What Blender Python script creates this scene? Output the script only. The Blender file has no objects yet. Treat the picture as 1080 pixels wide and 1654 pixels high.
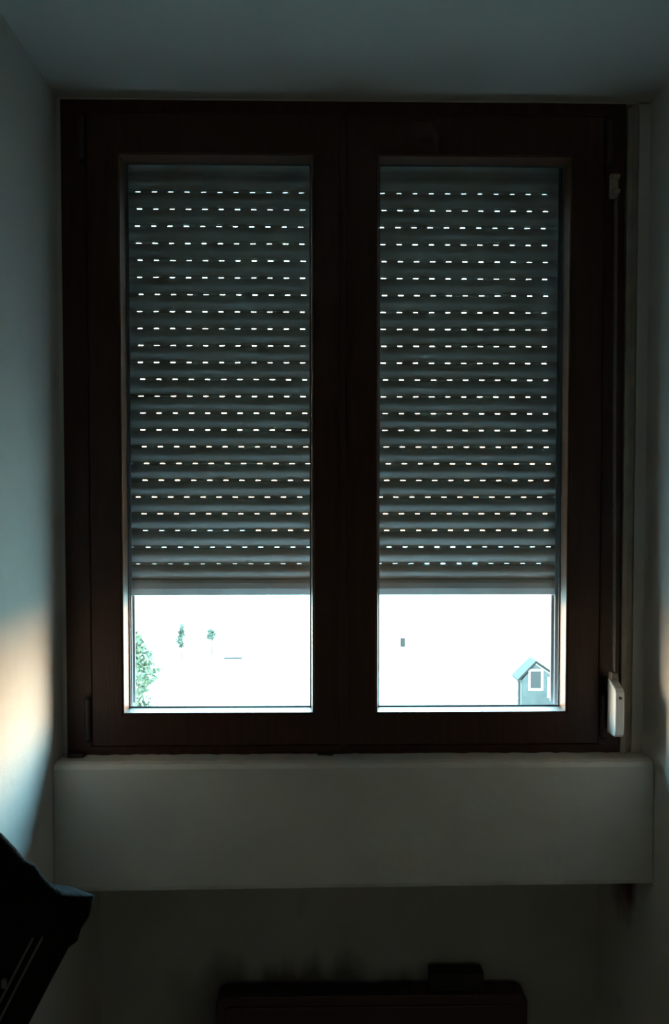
import bpy, bmesh, math, random
from mathutils import Vector, Matrix
random.seed(7)
R = math.radians
scene = bpy.context.scene
col = scene.collection

# ------------------------------------------------------------------ camera
cam_data = bpy.data.cameras.new('camera')
cam = bpy.data.objects.new('camera', cam_data)
col.objects.link(cam)
cam.location = (0.0, -1.58, 1.60)
cam.rotation_euler = (R(90 - 1.8), R(0.0), R(-0.9))
cam_data.sensor_fit = 'VERTICAL'
cam_data.sensor_height = 36.0
cam_data.lens = 1200.0 / 1654.0 * 36.0
cam_data.shift_y = 40.7 / 1654.0
cam_data.clip_start = 0.02
cam_data.clip_end = 2000
scene.camera = cam

# ------------------------------------------------------------------ render look
vs = scene.view_settings
scene.display_settings.display_device = 'sRGB'
vs.view_transform = 'Standard'
vs.look = 'None'
vs.exposure = 5.55
vs.gamma = 1.0
vs.use_curve_mapping = False
cy = scene.cycles
cy.use_denoising = True
cy.max_bounces = 14
cy.diffuse_bounces = 10
cy.glossy_bounces = 4
cy.transmission_bounces = 6
cy.transparent_max_bounces = 12
cy.caustics_reflective = False
cy.caustics_refractive = False
cy.sample_clamp_indirect = 0.25
cy.use_adaptive_sampling = False
cy.filter_width = 1.6

# ------------------------------------------------------------------ sky
SKY_GAIN = 1.0
world = bpy.data.worlds.new('sky')
scene.world = world
world.use_nodes = True
nt = world.node_tree
nt.nodes.clear()
wo = nt.nodes.new('ShaderNodeOutputWorld')
bg = nt.nodes.new('ShaderNodeBackground')
tc = nt.nodes.new('ShaderNodeTexCoord')
sp = nt.nodes.new('ShaderNodeSeparateXYZ')
rp = nt.nodes.new('ShaderNodeValToRGB')
nt.links.new(tc.outputs['Generated'], sp.inputs[0])
nt.links.new(sp.outputs['Z'], rp.inputs[0])
nt.links.new(rp.outputs[0], bg.inputs['Color'])
nt.links.new(bg.outputs[0], wo.inputs[0])
els = rp.color_ramp.elements
els[0].position = 0.0
els[0].color = (1.0, 0.60, 0.33, 1)
els[1].position = 1.0
els[1].color = (0.10, 0.30, 0.46, 1)
for pos, c in ((0.08, (1.0, 0.70, 0.47, 1)), (0.19, (1.0, 0.93, 0.82, 1)),
               (0.31, (0.56, 0.86, 0.97, 1)), (0.46, (0.27, 0.62, 0.82, 1))):
    e = els.new(pos)
    e.color = c

# the sky glows towards the setting sun in front of the window and is dimmer behind the house
mr = nt.nodes.new('ShaderNodeMapRange')
mr.interpolation_type = 'SMOOTHSTEP'
mr.inputs['From Min'].default_value = -0.25
mr.inputs['From Max'].default_value = 0.25
mr.inputs['To Min'].default_value = 0.12
mr.inputs['To Max'].default_value = 1.0
mm = nt.nodes.new('ShaderNodeMath')
mm.operation = 'MULTIPLY'
mm.inputs[1].default_value = 1.35 * SKY_GAIN
nt.links.new(sp.outputs['Y'], mr.inputs['Value'])
nt.links.new(mr.outputs[0], mm.inputs[0])
nt.links.new(mm.outputs[0], bg.inputs['Strength'])

# sky portal in the open part of the window (tells the renderer where daylight enters)
pd = bpy.data.lights.new('window_portal', 'AREA')
pd.shape = 'RECTANGLE'
pd.size = 1.10
pd.size_y = 0.31
pd.cycles.is_portal = True
po = bpy.data.objects.new('window_portal', pd)
col.objects.link(po)
po.location = (0.05, 0.20, 1.265)
po.rotation_euler = (R(-90), 0, 0)


# ------------------------------------------------------------------ helpers
def mat(name, color, rough=0.6, noise=0.0, nscale=8.0, bump=0.0, bscale=60.0, spec=0.5,
        metallic=0.0, trans=0.0, stretch=None, color2=None):
    m = bpy.data.materials.new(name)
    m.use_nodes = True
    t = m.node_tree
    b = t.nodes['Principled BSDF']
    b.inputs['Roughness'].default_value = rough
    b.inputs['Metallic'].default_value = metallic
    b.inputs['Specular IOR Level'].default_value = spec
    b.inputs['Base Color'].default_value = (*color, 1)
    co = t.nodes.new('ShaderNodeTexCoord')
    mp = t.nodes.new('ShaderNodeMapping')
    if stretch:
        mp.inputs['Scale'].default_value = stretch
    t.links.new(co.outputs['Object'], mp.inputs[0])
    if noise > 0 or color2:
        n = t.nodes.new('ShaderNodeTexNoise')
        n.inputs['Scale'].default_value = nscale
        n.inputs['Detail'].default_value = 6
        t.links.new(mp.outputs[0], n.inputs['Vector'])
        r = t.nodes.new('ShaderNodeValToRGB')
        c2 = color2 or tuple(max(0, c * (1 - noise)) for c in color)
        r.color_ramp.elements[0].position = 0.32
        r.color_ramp.elements[1].position = 0.68
        r.color_ramp.elements[0].color = (*c2, 1)
        r.color_ramp.elements[1].color = (*color, 1)
        t.links.new(n.outputs['Fac'], r.inputs[0])
        t.links.new(r.outputs[0], b.inputs['Base Color'])
    if bump > 0:
        n2 = t.nodes.new('ShaderNodeTexNoise')
        n2.inputs['Scale'].default_value = bscale
        n2.inputs['Detail'].default_value = 5
        t.links.new(mp.outputs[0], n2.inputs['Vector'])
        bp = t.nodes.new('ShaderNodeBump')
        bp.inputs['Strength'].default_value = bump
        bp.inputs['Distance'].default_value = 0.004
        t.links.new(n2.outputs['Fac'], bp.inputs['Height'])
        t.links.new(bp.outputs[0], b.inputs['Normal'])
    return m


def tag(o, label=None, cat=None, group=None, kind=None):
    if label:
        o['label'] = label
    if cat:
        o['category'] = cat
    if group:
        o['group'] = group
    if kind:
        o['kind'] = kind
    return o


def link(name, bm, m, parent=None, smooth=False, bevel=0.0, seg=2):
    bmesh.ops.recalc_face_normals(bm, faces=bm.faces)
    me = bpy.data.meshes.new(name)
    bm.to_mesh(me)
    bm.free()
    if smooth:
        for p in me.polygons:
            p.use_smooth = True
    ms = m if isinstance(m, (list, tuple)) else [m]
    for x in ms:
        me.materials.append(x)
    o = bpy.data.objects.new(name, me)
    col.objects.link(o)
    if bevel > 0:
        md = o.modifiers.new('bevel', 'BEVEL')
        md.width = bevel
        md.segments = seg
        md.limit_method = 'ANGLE'
    if parent:
        o.parent = parent
        o.matrix_parent_inverse = Matrix.Translation(-Vector(parent.location))
    return o


def empty(name, loc):
    o = bpy.data.objects.new(name, None)
    o.location = loc
    o.empty_display_size = 0.05
    col.objects.link(o)
    return o


def box(bm, x0, x1, y0, y1, z0, z1, mi=0):
    vs_ = [bm.verts.new(p) for p in ((x0, y0, z0), (x1, y0, z0), (x1, y1, z0), (x0, y1, z0),
                                     (x0, y0, z1), (x1, y0, z1), (x1, y1, z1), (x0, y1, z1))]
    for f in ((0, 3, 2, 1), (4, 5, 6, 7), (0, 1, 5, 4), (1, 2, 6, 5), (2, 3, 7, 6), (3, 0, 4, 7)):
        fc = bm.faces.new([vs_[i] for i in f])
        fc.material_index = mi
    return vs_


def boxes(name, lst, m, parent=None, bevel=0.0, seg=2):
    bm = bmesh.new()
    for b in lst:
        box(bm, *b)
    return link(name, bm, m, parent, bevel=bevel, seg=seg)


def prism(bm, pts, y0, y1):
    """pts: (x, z) outline, extruded from y0 to y1"""
    a = [bm.verts.new((x, y0, z)) for x, z in pts]
    b = [bm.verts.new((x, y1, z)) for x, z in pts]
    n = len(pts)
    bm.faces.new(a)
    bm.faces.new(b[::-1])
    for i in range(n):
        bm.faces.new((a[i], a[(i + 1) % n], b[(i + 1) % n], b[i]))


def ring(bm, x0, x1, z0, z1, prof, w=(0, 0, 0, 0)):
    """rectangular ring swept from a closed profile of (t, d, y); the inset on each side is
    t * side width + d; w = (left, right, bottom, top)"""
    loops = []
    for t_, d, y in prof:
        L, Rr, B, T = (t_ * k + d for k in w)
        loops.append([bm.verts.new(p) for p in ((x0 + L, y, z0 + B), (x1 - Rr, y, z0 + B),
                                                (x1 - Rr, y, z1 - T), (x0 + L, y, z1 - T))])
    n = len(prof)
    for i in range(n):
        a, b = loops[i], loops[(i + 1) % n]
        for k in range(4):
            bm.faces.new((a[k], a[(k + 1) % 4], b[(k + 1) % 4], b[k]))


def cyl(bm, c, r, h, axis='z', seg=20, r2=None):
    """capped cylinder with softened ends, centred at c"""
    r2 = r if r2 is None else r2
    e = min(r, r2, h / 2) * 0.25
    rows = ((-h / 2, r - e), (-h / 2 + e, r), (h / 2 - e, r2), (h / 2, r2 - e))
    rings = []
    for z, rad in rows:
        ringv = []
        for k in range(seg):
            a = 2 * math.pi * k / seg
            p = (rad * math.cos(a), rad * math.sin(a), z)
            if axis == 'y':
                p = (p[0], p[2], p[1])
            elif axis == 'x':
                p = (p[2], p[0], p[1])
            ringv.append(bm.verts.new((c[0] + p[0], c[1] + p[1], c[2] + p[2])))
        rings.append(ringv)
    for a, b in zip(rings, rings[1:]):
        for k in range(seg):
            bm.faces.new((a[k], a[(k + 1) % seg], b[(k + 1) % seg], b[k]))
    bm.faces.new(rings[0][::-1])
    bm.faces.new(rings[-1])


# ------------------------------------------------------------------ materials
M = {}
M['plaster'] = mat('wall_plaster', (0.61, 0.595, 0.56), 0.85, noise=0.10, nscale=5, bump=0.25, bscale=45, spec=0.2)
M['ceiling'] = mat('ceiling_paint', (0.52, 0.51, 0.475), 0.9, noise=0.06, nscale=4, bump=0.2, bscale=50, spec=0.2)
M['sill_paint'] = mat('sill_paint', (0.65, 0.63, 0.58), 0.8, noise=0.12, nscale=6, bump=0.3, bscale=55, spec=0.3)
M['floor'] = mat('floor_tiles', (0.66, 0.58, 0.47), 0.5, noise=0.3, nscale=6)
M['wood'] = mat('window_wood', (0.055, 0.019, 0.010), 0.42, noise=0.35, nscale=9, bump=0.10, bscale=30,
                spec=0.3, stretch=(8, 8, 0.7))
M['bead'] = mat('bead_wood', (0.13, 0.055, 0.029), 0.4, noise=0.2, nscale=9, bump=0.1, bscale=30, spec=0.5, stretch=(8, 8, 0.7))
M['slat'] = mat('shutter_plastic', (0.55, 0.60, 0.60), 0.55, noise=0.10, nscale=14, spec=0.3)
_t = M['slat'].node_tree
_b = _t.nodes['Principled BSDF']
_tl = _t.nodes.new('ShaderNodeBsdfTranslucent')
_tl.inputs[0].default_value = (0.30, 0.36, 0.36, 1)
_mx = _t.nodes.new('ShaderNodeMixShader')
_mx.inputs[0].default_value = 0.0045
_t.links.new(_b.outputs[0], _mx.inputs[1])
_t.links.new(_tl.outputs[0], _mx.inputs[2])
_t.links.new(_mx.outputs[0], _t.nodes['Material Output'].inputs[0])
M['rail'] = mat('shutter_rail', (0.10, 0.11, 0.12), 0.5, noise=0.1)
M['spacer'] = mat('glass_spacer', (0.05, 0.07, 0.08), 0.4, noise=0.1)
M['trim'] = mat('trim_paint', (0.40, 0.35, 0.29), 0.7, noise=0.25, nscale=20, bump=0.5, bscale=90)
M['white'] = mat('white_plastic', (0.72, 0.74, 0.74), 0.4, noise=0.04, nscale=10)
M['strap'] = mat('strap_cloth', (0.26, 0.22, 0.19), 0.85, noise=0.3, nscale=160, bump=0.4, bscale=300)
M['hinge'] = mat('hinge_metal', (0.06, 0.042, 0.036), 0.45, noise=0.2, metallic=0.3)
M['black'] = mat('black_rubber', (0.022, 0.018, 0.018), 0.7, noise=0.2)
M['heater'] = mat('heater_enamel', (0.060, 0.028, 0.026), 0.5, noise=0.2, nscale=12)
M['heater_dark'] = mat('heater_grille', (0.015, 0.010, 0.010), 0.6, noise=0.2)
M['case'] = mat('case_cloth', (0.014, 0.012, 0.0125), 0.8, noise=0.4, nscale=20, bump=0.5, bscale=220, spec=0.08)
M['zip'] = mat('zip_tape', (0.16, 0.16, 0.17), 0.45, noise=0.2, nscale=60)
M['facade'] = mat('facade_render', (0.62, 0.58, 0.52), 0.9, noise=0.1, nscale=2)
M['ext_sill'] = mat('outer_sill_paint', (0.80, 0.81, 0.80), 0.6, noise=0.2, nscale=30)
M['stone'] = mat('sill_stone', (0.22, 0.22, 0.21), 0.8, noise=0.3, nscale=40, spec=0.2)
M['ground'] = mat('ground_gravel', (0.55, 0.49, 0.40), 0.95, noise=0.12, nscale=0.4)
M['white_render'] = mat('white_render', (0.78, 0.75, 0.70), 0.9, noise=0.05, nscale=1)
M['roof'] = mat('hut_roof', (0.025, 0.025, 0.024), 0.9, noise=0.2, nscale=3)
M['dark_glass'] = mat('dark_pane', (0.075, 0.078, 0.080), 0.9, noise=0.1, spec=0.0)
M['hut_wall'] = mat('hut_wall', (0.13, 0.15, 0.155), 0.9, noise=0.25, nscale=2, spec=0.0)
M['grey_wood'] = mat('grey_wood', (0.06, 0.055, 0.055), 0.9, noise=0.2, nscale=3, spec=0.0)
M['leaf'] = mat('leaves', (0.22, 0.28, 0.20), 0.8, nscale=2.2, color2=(0.06, 0.08, 0.055), spec=0.0)
M['leaf_pale'] = mat('pale_leaves', (0.18, 0.22, 0.18), 0.8, nscale=2.2, color2=(0.09, 0.11, 0.09), spec=0.0)
M['bark'] = mat('bark', (0.10, 0.08, 0.06), 0.9, noise=0.4, nscale=8)


def glass_mat():
    m = bpy.data.materials.new('window_glass')
    m.use_nodes = True
    t = m.node_tree
    t.nodes.clear()
    out = t.nodes.new('ShaderNodeOutputMaterial')
    tr = t.nodes.new('ShaderNodeBsdfTransparent')
    tr.inputs[0].default_value = (0.93, 0.96, 0.95, 1)
    gl = t.nodes.new('ShaderNodeBsdfGlossy')
    gl.inputs['Roughness'].default_value = 0.03
    fr = t.nodes.new('ShaderNodeFresnel')
    ge = t.nodes.new('ShaderNodeNewGeometry')
    ior = t.nodes.new('ShaderNodeMapRange')          # same reflectance on the way in and on the way out of the pane
    ior.inputs['To Min'].default_value = 1.45
    ior.inputs['To Max'].default_value = 1 / 1.45
    t.links.new(ge.outputs['Backfacing'], ior.inputs['Value'])
    t.links.new(ior.outputs[0], fr.inputs['IOR'])
    mx = t.nodes.new('ShaderNodeMixShader')
    t.links.new(fr.outputs[0], mx.inputs[0])
    t.links.new(tr.outputs[0], mx.inputs[1])
    t.links.new(gl.outputs[0], mx.inputs[2])
    t.links.new(mx.outputs[0], out.inputs[0])
    return m


M['glass'] = glass_mat()


def niche_mat():
    """niche plaster with sooty smudges above the heater"""
    m = mat('niche_plaster', (0.50, 0.50, 0.46), 0.9, noise=0.15, nscale=5, bump=0.3, bscale=40, spec=0.1)
    t = m.node_tree
    b = t.nodes['Principled BSDF']
    src = b.inputs['Base Color'].links[0].from_socket
    co = t.nodes.new('ShaderNodeTexCoord')
    n = t.nodes.new('ShaderNodeTexNoise')
    n.inputs['Scale'].default_value = 5.5
    mp = t.nodes.new('ShaderNodeMapping')
    mp.inputs['Scale'].default_value = (2.2, 1, 0.55)
    t.links.new(co.outputs['Object'], mp.inputs[0])
    t.links.new(mp.outputs[0], n.inputs['Vector'])
    s = t.nodes.new('ShaderNodeSeparateXYZ')
    t.links.new(co.outputs['Object'], s.inputs[0])
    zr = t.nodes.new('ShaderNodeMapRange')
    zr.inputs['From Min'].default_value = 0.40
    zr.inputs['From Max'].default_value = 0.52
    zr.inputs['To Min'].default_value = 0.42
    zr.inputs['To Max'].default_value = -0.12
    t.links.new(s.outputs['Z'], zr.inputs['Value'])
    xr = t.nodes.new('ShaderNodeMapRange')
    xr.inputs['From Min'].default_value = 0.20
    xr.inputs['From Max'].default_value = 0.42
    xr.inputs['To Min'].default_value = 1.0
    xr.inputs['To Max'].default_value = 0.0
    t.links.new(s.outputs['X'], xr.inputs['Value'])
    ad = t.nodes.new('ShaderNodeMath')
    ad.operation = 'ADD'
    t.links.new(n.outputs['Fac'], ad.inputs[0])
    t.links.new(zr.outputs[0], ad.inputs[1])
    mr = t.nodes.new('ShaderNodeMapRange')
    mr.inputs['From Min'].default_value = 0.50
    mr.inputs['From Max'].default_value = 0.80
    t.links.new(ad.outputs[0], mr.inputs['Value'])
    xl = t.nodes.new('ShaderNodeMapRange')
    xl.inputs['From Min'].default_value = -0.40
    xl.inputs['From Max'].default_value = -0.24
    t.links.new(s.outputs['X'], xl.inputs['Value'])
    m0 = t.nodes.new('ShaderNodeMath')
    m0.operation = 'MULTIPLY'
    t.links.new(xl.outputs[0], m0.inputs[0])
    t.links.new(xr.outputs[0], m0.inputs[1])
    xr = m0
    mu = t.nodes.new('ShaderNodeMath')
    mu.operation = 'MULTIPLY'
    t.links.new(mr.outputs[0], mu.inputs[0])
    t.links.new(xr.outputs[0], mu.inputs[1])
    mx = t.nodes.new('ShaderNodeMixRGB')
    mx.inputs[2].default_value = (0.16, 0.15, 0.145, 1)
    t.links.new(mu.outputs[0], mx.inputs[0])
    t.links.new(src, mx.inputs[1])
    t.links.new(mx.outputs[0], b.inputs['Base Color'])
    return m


M['niche'] = niche_mat()


def dark_patch_plaster():  # wall plaster with a dark reddish patch under the sill, fading downwards
    m = mat('dark_patch_plaster', (0.61, 0.595, 0.56), 0.85, noise=0.10, nscale=5, bump=0.25, bscale=45, spec=0.2)
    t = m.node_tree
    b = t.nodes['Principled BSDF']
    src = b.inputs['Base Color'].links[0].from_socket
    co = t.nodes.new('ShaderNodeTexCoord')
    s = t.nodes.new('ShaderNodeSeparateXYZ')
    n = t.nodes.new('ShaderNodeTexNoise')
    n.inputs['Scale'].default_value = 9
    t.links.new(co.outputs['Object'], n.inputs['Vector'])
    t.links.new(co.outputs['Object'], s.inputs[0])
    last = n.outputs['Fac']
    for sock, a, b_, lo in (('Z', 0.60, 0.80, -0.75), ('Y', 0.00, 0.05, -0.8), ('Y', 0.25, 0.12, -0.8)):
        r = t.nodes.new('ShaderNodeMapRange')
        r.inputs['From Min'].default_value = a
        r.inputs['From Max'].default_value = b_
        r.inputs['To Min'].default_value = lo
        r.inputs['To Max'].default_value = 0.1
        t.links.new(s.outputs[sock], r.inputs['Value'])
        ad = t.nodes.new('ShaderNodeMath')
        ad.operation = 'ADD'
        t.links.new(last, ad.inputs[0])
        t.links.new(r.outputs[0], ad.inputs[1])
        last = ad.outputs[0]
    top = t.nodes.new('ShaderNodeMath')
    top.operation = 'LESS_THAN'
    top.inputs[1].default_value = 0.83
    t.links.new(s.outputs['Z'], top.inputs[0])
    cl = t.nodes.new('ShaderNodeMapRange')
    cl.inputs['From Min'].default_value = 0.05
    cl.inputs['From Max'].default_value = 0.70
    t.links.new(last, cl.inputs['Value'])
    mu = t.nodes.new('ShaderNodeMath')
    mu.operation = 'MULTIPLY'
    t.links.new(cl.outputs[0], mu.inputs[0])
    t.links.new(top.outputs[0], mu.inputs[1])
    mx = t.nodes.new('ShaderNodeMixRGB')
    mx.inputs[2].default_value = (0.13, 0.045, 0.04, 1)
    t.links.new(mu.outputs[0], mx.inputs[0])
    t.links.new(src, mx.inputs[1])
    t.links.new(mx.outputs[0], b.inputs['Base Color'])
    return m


M['plaster_right'] = dark_patch_plaster()

# ------------------------------------------------------------------ room shell
XL, XR = -0.555, 0.690          # side walls of the window bay
YB = -0.36                      # where the bay opens into the room
GZ = -9.0                       # the ground outside
ZC = 2.465                      # ceiling


def struct(name, lst, m, bevel=0.0):
    return tag(boxes(name, lst, m, bevel=bevel), kind='structure')


struct('floor', [(-1.9, 2.2, -3.4, 0.25, -0.15, 0.0)], M['floor'])
struct('ceiling', [(-1.9, 2.2, -3.4, 0.0, ZC, ZC + 0.2)], M['ceiling'])
struct('wall_left', [(-2.0, XL, YB, 0.30, GZ, ZC + 3.0)], M['plaster'])
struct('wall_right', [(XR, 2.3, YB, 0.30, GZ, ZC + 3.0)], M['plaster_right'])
struct('wall_room_left', [(-2.0, -1.9, -3.4, YB, -0.15, ZC + 0.2)], M['plaster'])
struct('wall_room_right', [(2.2, 2.3, -3.4, YB, -0.15, ZC + 0.2)], M['plaster'])
struct('wall_back', [(-2.0, 2.3, -3.5, -3.4, -0.15, ZC + 0.2)], M['plaster'])
struct('wall_niche', [(XL, XR, 0.25, 0.30, GZ, 1.045)], M['niche'])
struct('wall_facade_left', [(-14, -2.0, 0.0, 0.30, GZ, ZC + 3.0)], M['facade'])
struct('wall_facade_right', [(2.3, 14, 0.0, 0.30, GZ, ZC + 3.0)], M['facade'])
# masonry around the shutter, outside the window frame
struct('wall_lintel', [(XL, XR, 0.0, 0.080, ZC - 0.003, ZC + 3.0), (XL, XR, 0.20, 0.30, 2.42, ZC + 3.0),
                       (XL, XR, 0.080, 0.20, ZC + 0.3, ZC + 3.0)], M['facade'])
struct('wall_outer_reveal', [(XL, -0.530, 0.185, 0.30, 1.02, 2.42), (0.655, XR, 0.185, 0.30, 1.02, 2.42),
                             (XL, -0.500, 0.08, 0.185, 1.08, 2.75), (0.600, XR, 0.08, 0.185, 1.08, 2.75)], M['facade'])
# wall strips left and right of the window frame
struct('wall_strip_right', [(0.6665, XR, 0.0, 0.10, 1.06, ZC)], M['plaster'])
struct('wall_strip_left', [(XL, -0.5455, 0.003, 0.10, 1.06, ZC)], M['plaster'])
# painted cover strip beside the window, with a groove between it and the wall
struct('trim_1', [(0.640, 0.6525, -0.006, 0.10, 1.084, ZC - 0.012)], M['trim'], bevel=0.002)
struct('trim_2', [(0.6530, 0.6660, 0.006, 0.10, 1.084, ZC - 0.003)], M['trim'])


# box-like sill below the window, slightly uneven plaster edges
def sill_box():
    bm = bmesh.new()
    nx = 80
    prof = [(-0.060, 0.820), (-0.062, 0.829), (-0.060, 0.90), (-0.059, 1.00), (-0.0605, 1.074), (-0.056, 1.083),
            (-0.045, 1.0865), (-0.005, 1.0855), (0.10, 1.080), (0.25, 1.080), (0.25, 0.818), (-0.055, 0.818)]
    rows = []
    rr = random.Random(3)
    for i in range(nx + 1):
        x = -0.5535 + (0.6885 + 0.5535) * i / nx
        j = rr.uniform(-0.0011, 0.0011)
        dz = -0.003 * (i / nx - 0.5)
        row = []
        for k, (y, z) in enumerate(prof):
            lift = (j if k in (5, 6, 7) else 0.0)
            dzz = 0.008 * (i / nx) if k in (0, 1, 11) else 0
            row.append(bm.verts.new((x, y + (j if k in (1, 5) else 0), z + lift + dzz)))
        rows.append(row)
    n = len(prof)
    for a, b in zip(rows, rows[1:]):
        for k in range(n):
            bm.faces.new((a[k], a[(k + 1) % n], b[(k + 1) % n], b[k]))
    bm.faces.new(rows[0])
    bm.faces.new(rows[-1][::-1])
    return link('window_sill', bm, M['sill_paint'], smooth=False)


tag(sill_box(), kind='structure')


# inner (painted) and outer (stone) parts of the outside sill
def sill_piece(name, pts, x0, x1, m):
    bm = bmesh.new()
    a = [bm.verts.new((x0, y, z)) for y, z in pts]
    b = [bm.verts.new((x1, y, z)) for y, z in pts]
    n = len(pts)
    bm.faces.new(a)
    bm.faces.new(b[::-1])
    for i in range(n):
        bm.faces.new((a[i], a[(i + 1) % n], b[(i + 1) % n], b[i]))
    return tag(link(name, bm, m), kind='structure')


sill_piece('trim_3', [(0.081, 1.10), (0.081, 1.152), (0.13, 1.150), (0.184, 1.1375), (0.184, 1.10)], -0.4985, 0.5985, M['ext_sill'])
sill_piece('trim_4', [(0.185, 1.137), (0.335, 1.100), (0.335, 1.07), (0.315, 1.07), (0.31, 1.046), (0.185, 1.046)], -0.529, 0.654, M['stone'])

# ------------------------------------------------------------------ window
FX0, FX1, FZ0, FZ1 = -0.545, 0.637, 1.084, 2.461
win = empty('window_1', (0.046, 0.04, 1.084))
tag(win, kind='structure')
bm = bmesh.new()
ring(bm, FX0, FX1, FZ0, FZ1,
     [(0, 0, 0.0), (1, -0.004, 0.0), (1, -0.0005, 0.0035), (1, -0.0005, 0.050), (1, 0.018, 0.050),
      (1, 0.018, 0.080), (0, 0, 0.080)], w=(0.055, 0.046, 0.022, 0.030))
link('window_frame', bm, M['wood'], win)
for nm_x0, nm_x1, gx0, gx1, hx in ((-0.4895, 0.0405, -0.422, -0.021, -0.497), (0.0435, 0.5905, 0.115, 0.519, 0.599)):
    bm = bmesh.new()
    z0, z1, gz0, gz1 = 1.1065, 2.4305, 1.177, 2.345
    w = (gx0 - nm_x0, nm_x1 - gx1, gz0 - z0, z1 - gz1)
    ring(bm, nm_x0, nm_x1, z0, z1,
         [(0, 0.0, -0.009), (0, 0.003, -0.012), (1, -0.004, -0.012), (1, -0.0015, -0.0105), (1, 0.0, 0.0),
          (1, 0.002, 0.0275), (1, 0.001, 0.032), (1, -0.008, 0.046), (0, 0, 0.046)], w=w)
    sash = link('sash', bm, M['wood'], win)
    bm = bmesh.new()
    ring(bm, gx0, gx1, gz0, gz1, [(0, -0.001, -0.0105), (0, 0.001, -0.0105), (0, 0.0042, 0.0185), (0, 0.0040, 0.0208), (0, 0.0, 0.0208)])
    link('glazing_bead', bm, M['bead'], sash)
    bm = bmesh.new()
    box(bm, gx0 + 0.0030, gx1 - 0.0030, 0.0215, 0.0265, gz0 + 0.0030, gz1 - 0.0030)
    link('glass_pane', bm, M['glass'], sash)
    bm = bmesh.new()
    ring(bm, gx0, gx1, gz0, gz1, [(0, 0.0040, 0.0212), (0, 0.0072, 0.0212), (0, 0.0066, 0.0198), (0, 0.0043, 0.0190)])
    link('glass_seal', bm, M['spacer'], sash)
    for zc in (1.166, 2.375):
        bm = bmesh.new()
        cyl(bm, (hx, -0.014, zc), 0.0062, 0.088, 'z')
        hg = link('hinge', bm, M['hinge'], sash, smooth=False)
        for dz in (-0.0465, 0.0465):
            bm = bmesh.new()
            cyl(bm, (hx, -0.014, zc + dz), 0.0048, 0.005, 'z')
            link('hinge_cap', bm, M['black'], sash)
# cover strip over the meeting stiles
bm = bmesh.new()
prism(bm, [(0.034, -0.012), (0.037, -0.0165), (0.048, -0.0165), (0.051, -0.012)], 0, 1)
for v in bm.verts:
    x, t_, y = v.co
    v.co = (x, y, 1.108 + t_ * (2.428 - 1.108))
link('meeting_strip', bm, M['wood'], win)
for nm, b in (('foot_block', (-0.540, -0.505, -0.022, 0.0, 1.078, 1.094)), ('foot_block', (-0.012, 0.022, -0.014, 0.0, 1.080, 1.090))):
    boxes(nm, [b], M['black'], win, bevel=0.003)

# ------------------------------------------------------------------ roller shutter
shutter = empty('roller_shutter', (0.046, 0.14, 1.409))
tag(shutter, 'grey slatted roller shutter with rows of light slots, drawn down behind the window panes', 'roller shutter')
ROW_X = [225.5, 227.5, 224, 226, 228, 227, 229, 226.7, 227, 227.7, 227, 230.4, 227.5, 230.4, 230, 232, 235.5, 233,
         222, 231, 233, 237, 221]
PITCH = 0.03912
ZTOP = 2.3435


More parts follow.
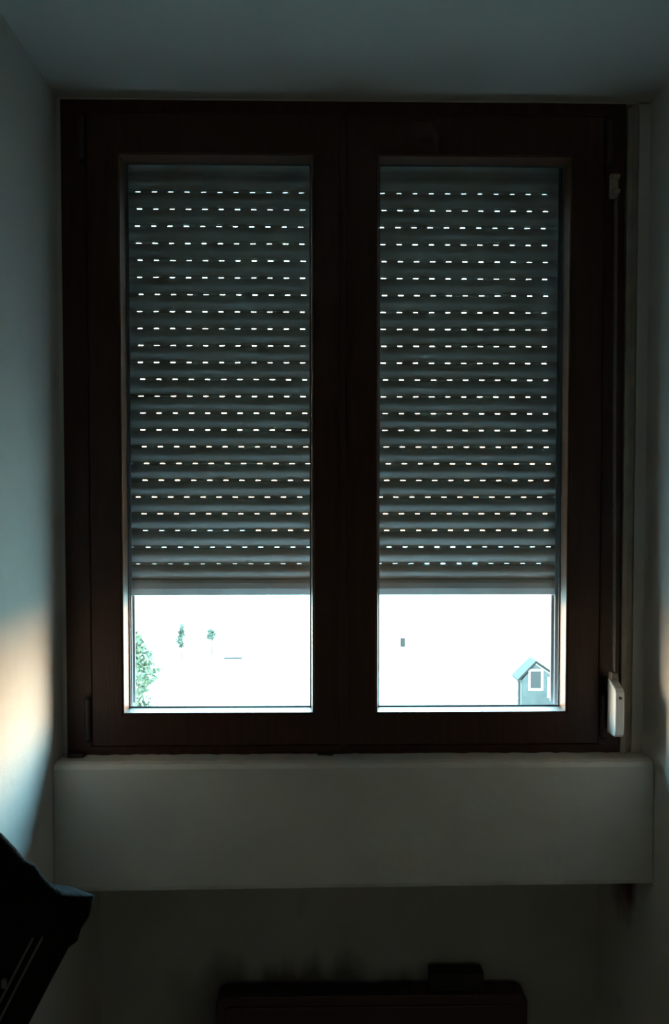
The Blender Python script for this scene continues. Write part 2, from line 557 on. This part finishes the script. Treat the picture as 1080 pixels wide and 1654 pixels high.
def curtain():
    bm = bmesh.new()
    x0, x1 = -0.468, 0.568
    rr = random.Random(5)
    rows = []                       # (z, y, kind, row index)
    z_all = [ZTOP + PITCH * k for k in range(7, 0, -1)] + [ZTOP - PITCH * k for k in range(23)]
    cols_x = {}
    prev = None
    prevx = None
    for k, zs in enumerate(z_all):
        ri = k - 7
        hh = 0.0006
        if ri >= 0:
            c0 = (ROW_X[ri] - 521) / 1200 * 1.745 + 0.0035
            step = 0.0377
            c0 -= step * int((c0 - x0) / step)
            xs = [x0]
            flag = []
            c = c0
            while c < x1 - 0.012:
                if c - 0.0068 > xs[-1] + 0.001:
                    hw = 0.0052 + rr.uniform(-0.0004, 0.0004)
                    xs += [c - hw, c + hw]
                    flag += [False, True]
                c += step
            xs.append(x1)
            flag.append(False)
        else:
            xs, flag = [x0, x1], [False]
        # strip: vertices above hole, below hole on the flat part
        zt, zb = zs + 0.0048, zs - 0.0044
        prof_strip = [(zt, 0.1670), (zs + hh, 0.1674), (zs - hh, 0.1674), (zb, 0.1672)]

        def gap(x):
            """half height of the slots: nearly shut in the top row, pulled open near the bottom of the right half"""
            if ri == 0:
                return 0.00026
            if ri == 21:
                return 0.0011 if 0.235 < x < 0.375 else 0.0006
            if ri == 22:
                return 0.0011 if 0.215 < x < 0.385 else 0.00030
            return 0.00045
        grid = [[bm.verts.new((x, y, zs + (gap(x) if gi == 1 else -gap(x)) if gi in (1, 2) else z)) for x in xs]
                for gi, (z, y) in enumerate(prof_strip)]
        for r_ in range(3):
            for i in range(len(xs) - 1):
                if r_ == 1 and ri >= 0 and flag[i]:
                    continue
                bm.faces.new((grid[r_][i], grid[r_][i + 1], grid[r_ + 1][i + 1], grid[r_ + 1][i]))
        # join to the slat above with an n-gon-free fan: a shared end row
        if prev is not None:
            join(bm, prev, grid[0])
        # body
        zl = zs - PITCH + 0.0050
        body = []
        N = 9
        top = bm.verts.new((x0, 0.1672, zb - 0.0004)), bm.verts.new((x1, 0.1672, zb - 0.0004))
        join(bm, grid[3], list(top))
        body.append(top)
        for j in range(0, N + 1):
            t_ = j / N
            y = 0.1642 - 0.0046 * math.sin(math.pi * (0.06 + 0.90 * t_))
            z = zb - 0.0008 - (zb - 0.0008 - zl) * t_
            body.append((bm.verts.new((x0, y, z)), bm.verts.new((x1, y, z))))
        for a, b in zip(body, body[1:]):
            bm.faces.new((a[0], a[1], b[1], b[0]))
        prev = list(body[-1])
    tail = [bm.verts.new((x0, 0.1672, 1.4475)), bm.verts.new((x1, 0.1672, 1.4475))]
    join(bm, prev, tail)
    tail2 = [bm.verts.new((x0, 0.1672, 1.441)), bm.verts.new((x1, 0.1672, 1.441))]
    join(bm, tail, tail2)
    o = link('curtain', bm, M['slat'], shutter)
    md = o.modifiers.new('thickness', 'SOLIDIFY')
    md.thickness = 0.0010
    md.offset = 0
    return o, prev


def join(bm, up, low):
    """one face between two rows of vertices that share their end columns"""
    bm.faces.new(up + low[::-1])


curtain()
# bottom bar
bm = bmesh.new()
pts = [(0.1600, 1.4450), (0.1580, 1.438), (0.1570, 1.425), (0.1585, 1.4105), (0.1600, 1.4090), (0.1690, 1.4090),
       (0.1705, 1.4105), (0.1705, 1.4490), (0.1690, 1.4520), (0.1655, 1.4520), (0.1645, 1.4465)]
a = [bm.verts.new((-0.468, y, z)) for y, z in pts]
b = [bm.verts.new((0.568, y, z)) for y, z in pts]
for i in range(len(pts)):
    bm.faces.new((a[i], a[(i + 1) % len(pts)], b[(i + 1) % len(pts)], b[i]))
bm.faces.new(a)
bm.faces.new(b[::-1])
link('bottom_bar', bm, M['slat'], shutter)
for s, xa, xb in ((-1, -0.4545, -0.4985), (1, 0.5545, 0.5985)):
    bm = bmesh.new()
    bx0, bx1 = min(xa, xb), max(xa, xb)
    e = 0.010
    xi = xa + (0.0 if s < 0 else 0.0)
    # U-shaped rail open towards the curtain
    if s < 0:
        pts = [(bx0, 0.1500), (bx1 + e, 0.1500), (bx1 + e, 0.1530), (bx0 + 0.004, 0.1530), (bx0 + 0.004, 0.1780),
               (bx1 + e, 0.1780), (bx1 + e, 0.1820), (bx0, 0.1820)]
    else:
        pts = [(bx1, 0.1500), (bx0 - e, 0.1500), (bx0 - e, 0.1530), (bx1 - 0.004, 0.1530), (bx1 - 0.004, 0.1780),
               (bx0 - e, 0.1780), (bx0 - e, 0.1820), (bx1, 0.1820)]
    lo = [bm.verts.new((x, y, 1.152)) for x, y in pts]
    hi = [bm.verts.new((x, y, 2.62)) for x, y in pts]
    for i in range(len(pts)):
        bm.faces.new((lo[i], lo[(i + 1) % 8], hi[(i + 1) % 8], hi[i]))
    bm.faces.new(lo)
    bm.faces.new(hi[::-1])
    link('guide_rail', bm, M['rail'], shutter)

# ------------------------------------------------------------------ strap winder on the right
sw = empty('strap_winder', (0.625, 0.0, 1.13))
tag(sw, 'white plastic shutter strap winder with its strap, on the right edge of the window frame', 'strap winder')
bm = bmesh.new()
prof = [(-0.030, 1.139), (-0.068, 1.139), (-0.074, 1.145), (-0.075, 1.156), (-0.075, 1.232), (-0.068, 1.240), (-0.033, 1.2545), (-0.030, 1.2545)]
a = [bm.verts.new((0.6008, y, z)) for y, z in prof]
b = [bm.verts.new((0.6195, y, z)) for y, z in prof]
for i in range(len(prof)):
    bm.faces.new((a[i], a[(i + 1) % 8], b[(i + 1) % 8], b[i]))
bm.faces.new(a)
bm.faces.new(b[::-1])
link('housing', bm, M['white'], sw, bevel=0.0025, seg=3)
bm = bmesh.new()
box(bm, 0.6045, 0.6160, -0.0300, 0.0, 1.142, 1.250)
link('mounting_bracket', bm, M['hinge'], sw, bevel=0.0015)
bm = bmesh.new()
cyl(bm, (0.610, -0.0765, 1.222), 0.003, 0.004, 'y')
link('screw', bm, M['hinge'], sw)
# strap hanging from the guide to the winder, its flat side facing sideways
bm = bmesh.new()
zs = [1.262 + (2.262 - 1.262) * i / 30 for i in range(31)]
rows = []
for i, z in enumerate(zs):
    t_ = i / 30
    x = 0.6085 + 0.0045 * t_ + 0.0006 * math.sin(9 * t_)
    yo = -0.030 * (1 - t_)
    rows.append([bm.verts.new(p) for p in ((x - 0.0008, yo - 0.020, z), (x + 0.0008, yo - 0.020, z), (x + 0.0008, yo - 0.006, z), (x - 0.0008, yo - 0.006, z))])
for r0, r1 in zip(rows, rows[1:]):
    for k in range(4):
        bm.faces.new((r0[k], r0[(k + 1) % 4], r1[(k + 1) % 4], r1[k]))
bm.faces.new(rows[0])
bm.faces.new(rows[-1][::-1])
link('strap', bm, M['strap'], sw)
bm = bmesh.new()
prism(bm, [(0.6015, 1.2535), (0.6000, 1.264), (0.6020, 1.271), (0.607, 1.268), (0.613, 1.270), (0.6165, 1.2535)], -0.053, -0.033)
link('strap_knot', bm, M['strap'], sw, bevel=0.002)
gd = boxes('strap_guide', [(0.602, 0.6205, -0.010, 0.0, 2.262, 2.314)], M['trim'], sw, bevel=0.003)
for z in (2.273, 2.303):
    bm = bmesh.new()
    cyl(bm, (0.6112, -0.017, z), 0.0055, 0.016, 'x')
    link('guide_roller', bm, M['trim'], gd)

# ------------------------------------------------------------------ heater in the niche
ht = empty('wall_heater', (0.114, 0.15, 0.0))
tag(ht, 'dark brown heater with rounded top corners in the niche below the window', 'heater')


def rounded(x0, x1, z0, z1, r, rb, n=8):
    pts = []
    for cx, cz, a0, rad in ((x1 - r, z1 - r, 0, r), (x0 + r, z1 - r, 90, r), (x0 + rb, z0 + rb, 180, rb), (x1 - rb, z0 + rb, 270, rb)):
        for k in range(n + 1):
            a_ = R(a0 + 90 * k / n)
            pts.append((cx + rad * math.cos(a_), cz + rad * math.sin(a_)))
    return pts


bm = bmesh.new()
prism(bm, rounded(-0.260, 0.500, 0.10, 0.428, 0.024, 0.012), 0.190, 0.243)
link('casing', bm, M['heater'], ht, bevel=0.004)
bm = bmesh.new()
prism(bm, rounded(-0.238, 0.478, 0.122, 0.404, 0.014, 0.010), 0.185, 0.1905)
link('front_panel', bm, M['heater'], ht, bevel=0.003)
# grille: a frame with bars in the top
bm = bmesh.new()
box(bm, -0.20, 0.215, 0.200, 0.203, 0.4275, 0.4305)
for k in range(30):
    xk = -0.198 + k * 0.0141
    box(bm, xk, xk + 0.005, 0.202, 0.234, 0.4275, 0.4303)
box(bm, -0.20, 0.215, 0.232, 0.236, 0.4275, 0.4305)
bmesh.ops.remove_doubles(bm, verts=bm.verts, dist=0.00001)
link('top_grille', bm, M['heater_dark'], ht)
for x in (-0.20, 0.40):
    for y in (0.195, 0.222):
        bm = bmesh.new()
        cyl(bm, (x + 0.013, y + 0.005, 0.051), 0.009, 0.100, 'z')
        link('leg', bm, M['heater_dark'], ht)

sb = boxes('control_box', [(0.262, 0.395, 0.199, 0.240, 0.4285, 0.474)], M['black'], bevel=0.004, seg=3)
tag(sb, 'small flat black box lying on top of the dark heater', 'box')

# ------------------------------------------------------------------ tall soft case leaning at the left
case = empty('instrument_case', (-0.9, -0.43, 0.0))
tag(case, 'tall black padded soft case with a zip, leaning at the left wall corner', 'case')
outline = [(-0.360, 0.998), (-0.368, 0.966), (-0.382, 0.944), (-0.388, 0.925), (-0.402, 0.914), (-0.432, 0.858),
           (-0.464, 0.796), (-0.54, 0.648), (-0.62, 0.494), (-0.70, 0.339), (-0.78, 0.185), (-0.845, 0.06),
           (-0.885, 0.012), (-0.96, 0.006), (-1.05, 0.006), (-1.13, 0.006), (-1.185, 0.012), (-1.195, 0.05), (-1.15, 0.20), (-1.08, 0.36),
           (-1.01, 0.52), (-0.94, 0.68), (-0.88, 0.82), (-0.83, 0.94), (-0.775, 1.04), (-0.70, 1.11), (-0.62, 1.137),
           (-0.555, 1.128), (-0.504, 1.098), (-0.484, 1.076), (-0.468, 1.056), (-0.452, 1.048), (-0.436, 1.024),
           (-0.420, 1.010), (-0.405, 1.002), (-0.383, 1.001)]
cxm = sum(p[0] for p in outline) / len(outline)
czm = sum(p[1] for p in outline) / len(outline)


def medial(p):
    """closest point on the centre line of the case"""
    a_ = Vector((-1.03, 0.13))
    b_ = Vector((-0.60, 0.98))
    d = b_ - a_
    t_ = max(0, min(1, (Vector(p) - a_).dot(d) / d.dot(d)))
    return a_ + d * t_


bm = bmesh.new()
YF = -0.374
layers = []
for f_, y in ((0.0, None), (0.30, -0.0585), (0.60, -0.058), (0.82, -0.057), (0.96, -0.055), (0.99, -0.050), (1.0, -0.046), (0.97, -0.040),
              (0.90, -0.028), (0.80, -0.010), (0.60, 0.007), (0.30, 0.011)):
    if y is None:
        continue
    lay = []
    for p in outline:
        m_ = medial(p)
        q = m_ + (Vector(p) - m_) * f_
        lay.append(bm.verts.new((q.x, YF + y, q.y)))
    layers.append(lay)
n = len(outline)
for a, b in zip(layers, layers[1:]):
    for i in range(n):
        bm.faces.new((a[i], a[(i + 1) % n], b[(i + 1) % n], b[i]))
bm.faces.new(layers[0])
bm.faces.new(layers[-1][::-1])
body = link('case_body', bm, M['case'], case, smooth=True)
# zip: two raised tapes running parallel to the right edge
zt = []


def zip_tape(name, off, r, parent, m):
    bm_ = bmesh.new()
    d = Vector((-0.457, -0.889)).normalized()
    nrm = Vector((-d.y, d.x))
    rows_ = []
    for k in range(60):
        t_ = k / 59
        base = Vector((-0.425, 0.965)) + d * (1.0 * t_) + Vector((-1, 0)) * off
        y = YF - 0.058 - 0.0035 * math.sin(math.pi * min(1, t_ * 6 + 0.1) / 2) + (0.010 * max(0, 0.05 - t_) / 0.05)
        ring_ = []
        for q in range(6):
            a_ = 2 * math.pi * q / 6
            ring_.append(bm_.verts.new((base.x + r * math.cos(a_) * abs(nrm.x) , y + r * 0.7 * math.sin(a_), base.y + r * math.cos(a_) * 0.3)))
        rows_.append(ring_)
    for a_, b_ in zip(rows_, rows_[1:]):
        for q in range(6):
            bm_.faces.new((a_[q], a_[(q + 1) % 6], b_[(q + 1) % 6], b_[q]))
    bm_.faces.new(rows_[0][::-1])
    bm_.faces.new(rows_[-1])
    return link(name, bm_, m, parent, smooth=True)


zp = zip_tape('zip_tape', 0.0, 0.0032, case, M['zip'])
zp2 = zip_tape('zip_tape', 0.014, 0.0032, case, M['zip'])
boxes('zip_puller', [(-0.500, -0.492, -0.442, -0.434, 0.862, 0.877)], M['zip'], zp, bevel=0.003)

# ------------------------------------------------------------------ outside
tag(boxes('outdoor_ground', [(-220, 220, 0.30, 400, GZ - 0.3, GZ)], M['ground']), kind='structure')


def at(px, py, Y):
    d = Y + 1.58
    return ((px - 521) / 1200 * d, 1.6 - (py - 830) / 1200 * d)


# small dark hut with a big pale-framed window, low right of the view
hy = 38.0
hut = empty('garden_hut', (at(875, 1100, hy)[0], hy + 0.5, GZ))
tag(hut, 'small dark gabled hut with pale framed windows, low behind the right pane', 'hut')
x0, _ = at(846, 0, hy)
x1, _ = at(925, 0, hy)
xa, za = at(868, 1072, hy)
_, zl = at(0, 1098, hy)
_, zr_ = at(0, 1112, hy)
bm = bmesh.new()
prism(bm, [(x0, GZ), (x1, GZ), (x1, zr_ - 0.1), (xa, za - 0.12), (x0, zl - 0.1)], hy, hy + 1.0)
link('wall', bm, M['hut_wall'], hut)
bm = bmesh.new()
prism(bm, [(x0 - 0.25, zl - 0.18), (xa, za - 0.06), (x1 + 0.2, zr_ - 0.16), (x1 + 0.2, zr_ + 0.0), (xa, za + 0.10), (x0 - 0.25, zl - 0.04)], hy - 0.1, hy + 1.1)
link('roof', bm, M['roof'], hut)
for (pa, pb, pt, pbm) in ((856, 880, 1083, 1118), (887, 901, 1096, 1130)):
    wx0, wz1 = at(pa, pt, hy)
    wx1, wz0 = at(pb, pbm, hy)
    bm = bmesh.new()
    ring(bm, wx0, wx1, wz0, wz1, [(0, 0, hy - 0.06), (0, 0.11, hy - 0.06), (0, 0.11, hy - 0.005), (0, 0, hy - 0.005)])
    wf = link('hut_window', bm, M['white_render'], hut)
    boxes('pane', [(wx0 + 0.1, wx1 - 0.1, hy - 0.03, hy - 0.01, wz0 + 0.1, wz1 - 0.1)], M['dark_glass'], wf)
dx0, dz1 = at(880, 1100, hy)
# fence beside the hut
fx0, fz1 = at(800, 1122, hy)
fx1, _ = at(842, 1122, hy)
fence = empty('picket_fence', ((fx0 + fx1) / 2, hy, GZ))
tag(fence, 'short pale wooden fence beside the dark hut in the right pane', 'fence')
for k in range(5):
    xk = fx0 + (fx1 - fx0) * k / 4
    zt_ = fz1 - 0.15 + (0.75 if k == 4 else 0.0) + (0.25 if k == 3 else 0)
    boxes('post', [(xk - 0.05, xk + 0.05, hy + 0.02, hy + 0.12, GZ, zt_)], M['ext_sill'] if k < 4 else M['grey_wood'], fence)
boxes('rail', [(fx0, fx1, hy + 0.12, hy + 0.16, fz1 - 0.4, fz1 - 0.3)], M['ext_sill'], fence)


# leafy plants
def foliage(bm_, c, rad, n_, size, rng):
    for _ in range(n_):
        while True:
            v = Vector((rng.uniform(-1, 1), rng.uniform(-1, 1), rng.uniform(-1, 1)))
            if 0.25 < v.length < 1:
                break
        p = Vector(c) + Vector((v.x * rad[0], v.y * rad[1], v.z * rad[2]))
        a_ = Vector((rng.uniform(-1, 1), rng.uniform(-1, 1), rng.uniform(-1, 1))).normalized()
        b_ = a_.cross(Vector((rng.uniform(-1, 1), rng.uniform(-1, 1), rng.uniform(-1, 1)))).normalized()
        s_ = size * rng.uniform(0.6, 1.4)
        bm_.faces.new([bm_.verts.new(q) for q in (p - a_ * s_, p + b_ * s_ * 0.45, p + a_ * s_, p - b_ * s_ * 0.45)])


def trunk(bm_, p0, p1, r0, r1, seg=8):
    p0, p1 = Vector(p0), Vector(p1)
    rr_ = []
    for k in range(5):
        t_ = k / 4
        c = p0.lerp(p1, t_) + Vector((0.06 * math.sin(3 * t_), 0, 0))
        rad = r0 + (r1 - r0) * t_
        rr_.append([bm_.verts.new((c.x + rad * math.cos(2 * math.pi * q / seg), c.y + rad * math.sin(2 * math.pi * q / seg), c.z)) for q in range(seg)])
    for a_, b_ in zip(rr_, rr_[1:]):
        for q in range(seg):
            bm_.faces.new((a_[q], a_[(q + 1) % seg], b_[(q + 1) % seg], b_[q]))


def plant(name, px, ptop, Y, w, h, n_, size, label, cat, seed, clumps=6):
    rng = random.Random(seed)
    x, zt_ = at(px, ptop, Y)
    e = empty(name, (x, Y, GZ))
    tag(e, label, cat)
    bm_ = bmesh.new()
    for k in range(clumps):
        zz = zt_ - h * (k + 0.5) / clumps
        sp_ = w * (0.35 + 0.65 * math.sin(math.pi * min(1, (k + 0.8) / clumps) * 0.6))
        foliage(bm_, (x + rng.uniform(-0.4, 0.4) * sp_, Y + rng.uniform(-0.4, 0.4) * sp_, zz), (sp_ * 0.7, sp_ * 0.7, h / clumps * 0.9), n_ // clumps, size, rng)
    link('foliage', bm_, M['leaf'] if name == 'leafy_tree' else M['leaf_pale'], e)
    bm_ = bmesh.new()
    trunk(bm_, (x, Y, GZ), (x, Y, zt_ - h * 0.4), 0.04 * w + 0.03, 0.02)
    link('trunk', bm_, M['bark'], e)
    return e


plant('leafy_tree', 212, 1030, 24.0, 1.35, 3.4, 2600, 0.11, 'leafy green tree seen through the left pane at its lower left corner', 'tree', 11, 7)
plant('cypress', 292, 1012, 52.0, 0.35, 1.5, 160, 0.16, 'small narrow conifer, upper left of centre in the left pane view', 'tree', 5, 4)
plant('garden_shrub', 341, 1018, 54.0, 0.55, 0.7, 90, 0.15, 'low shrub right of the small conifer in the left pane view', 'shrub', 8, 3)

# white houses across the way
for nm, X0, X1, Y0, Z1, lab, wins in (
        ('white_house', 2.0, 20.0, 50.0, -3.6, 'bright white low house with one small window, behind the upper part of the right pane', ((5.35, 0.45, -7.75, -7.0),)),
        ('white_house', -26.0, -5.2, 66.0, -1.5, 'bright pale house far behind the conifer and shrub in the left pane', ())):
    h = empty(nm, ((X0 + X1) / 2, Y0 + 4, GZ))
    tag(h, lab, 'house')
    bm = bmesh.new()
    box(bm, X0, X1, Y0, Y0 + 8, GZ, Z1)
    link('wall', bm, M['white_render'], h)
    bm = bmesh.new()
    # hipped roof
    v = [bm.verts.new(p) for p in ((X0 - .5, Y0 - .5, Z1), (X1 + .5, Y0 - .5, Z1), (X1 + .5, Y0 + 8.5, Z1), (X0 - .5, Y0 + 8.5, Z1),
                                   (X0 + 3, Y0 + 4, Z1 + 2), (X1 - 3, Y0 + 4, Z1 + 2))]
    for f_ in ((0, 1, 5, 4), (1, 2, 5), (2, 3, 4, 5), (3, 0, 4), (3, 2, 1, 0)):
        bm.faces.new([v[i] for i in f_])
    link('roof', bm, M['white_render'], h)
    for (wx, ww, wz0, wz1) in wins:
        bm = bmesh.new()
        ring(bm, wx, wx + ww, wz0, wz1, [(0, 0, Y0 - 0.08), (0, 0.06, Y0 - 0.08), (0, 0.06, Y0 - 0.01), (0, 0, Y0 - 0.01)])
        wf = link('house_window', bm, M['white_render'], h)
        boxes('pane', [(wx + 0.05, wx + ww - 0.05, Y0 - 0.05, Y0 - 0.02, wz0 + 0.05, wz1 - 0.05)], M['dark_glass'], wf)

# thin grey bench in the middle of the left view
bx_, bz_ = at(375, 1064, 44.0)
bench = empty('garden_bench', (bx_, 44.2, GZ))
tag(bench, 'tiny low grey bench in the bright middle of the left pane view', 'bench')
bm = bmesh.new()
box(bm, bx_ - 0.55, bx_ + 0.55, 44.0, 44.4, bz_ - 0.06, bz_)
link('seat', bm, M['grey_wood'], bench)
for s in (-0.5, 0.45):
    boxes('leg', [(bx_ + s, bx_ + s + 0.06, 44.05, 44.35, GZ, bz_ - 0.06)], M['white_render'], bench)
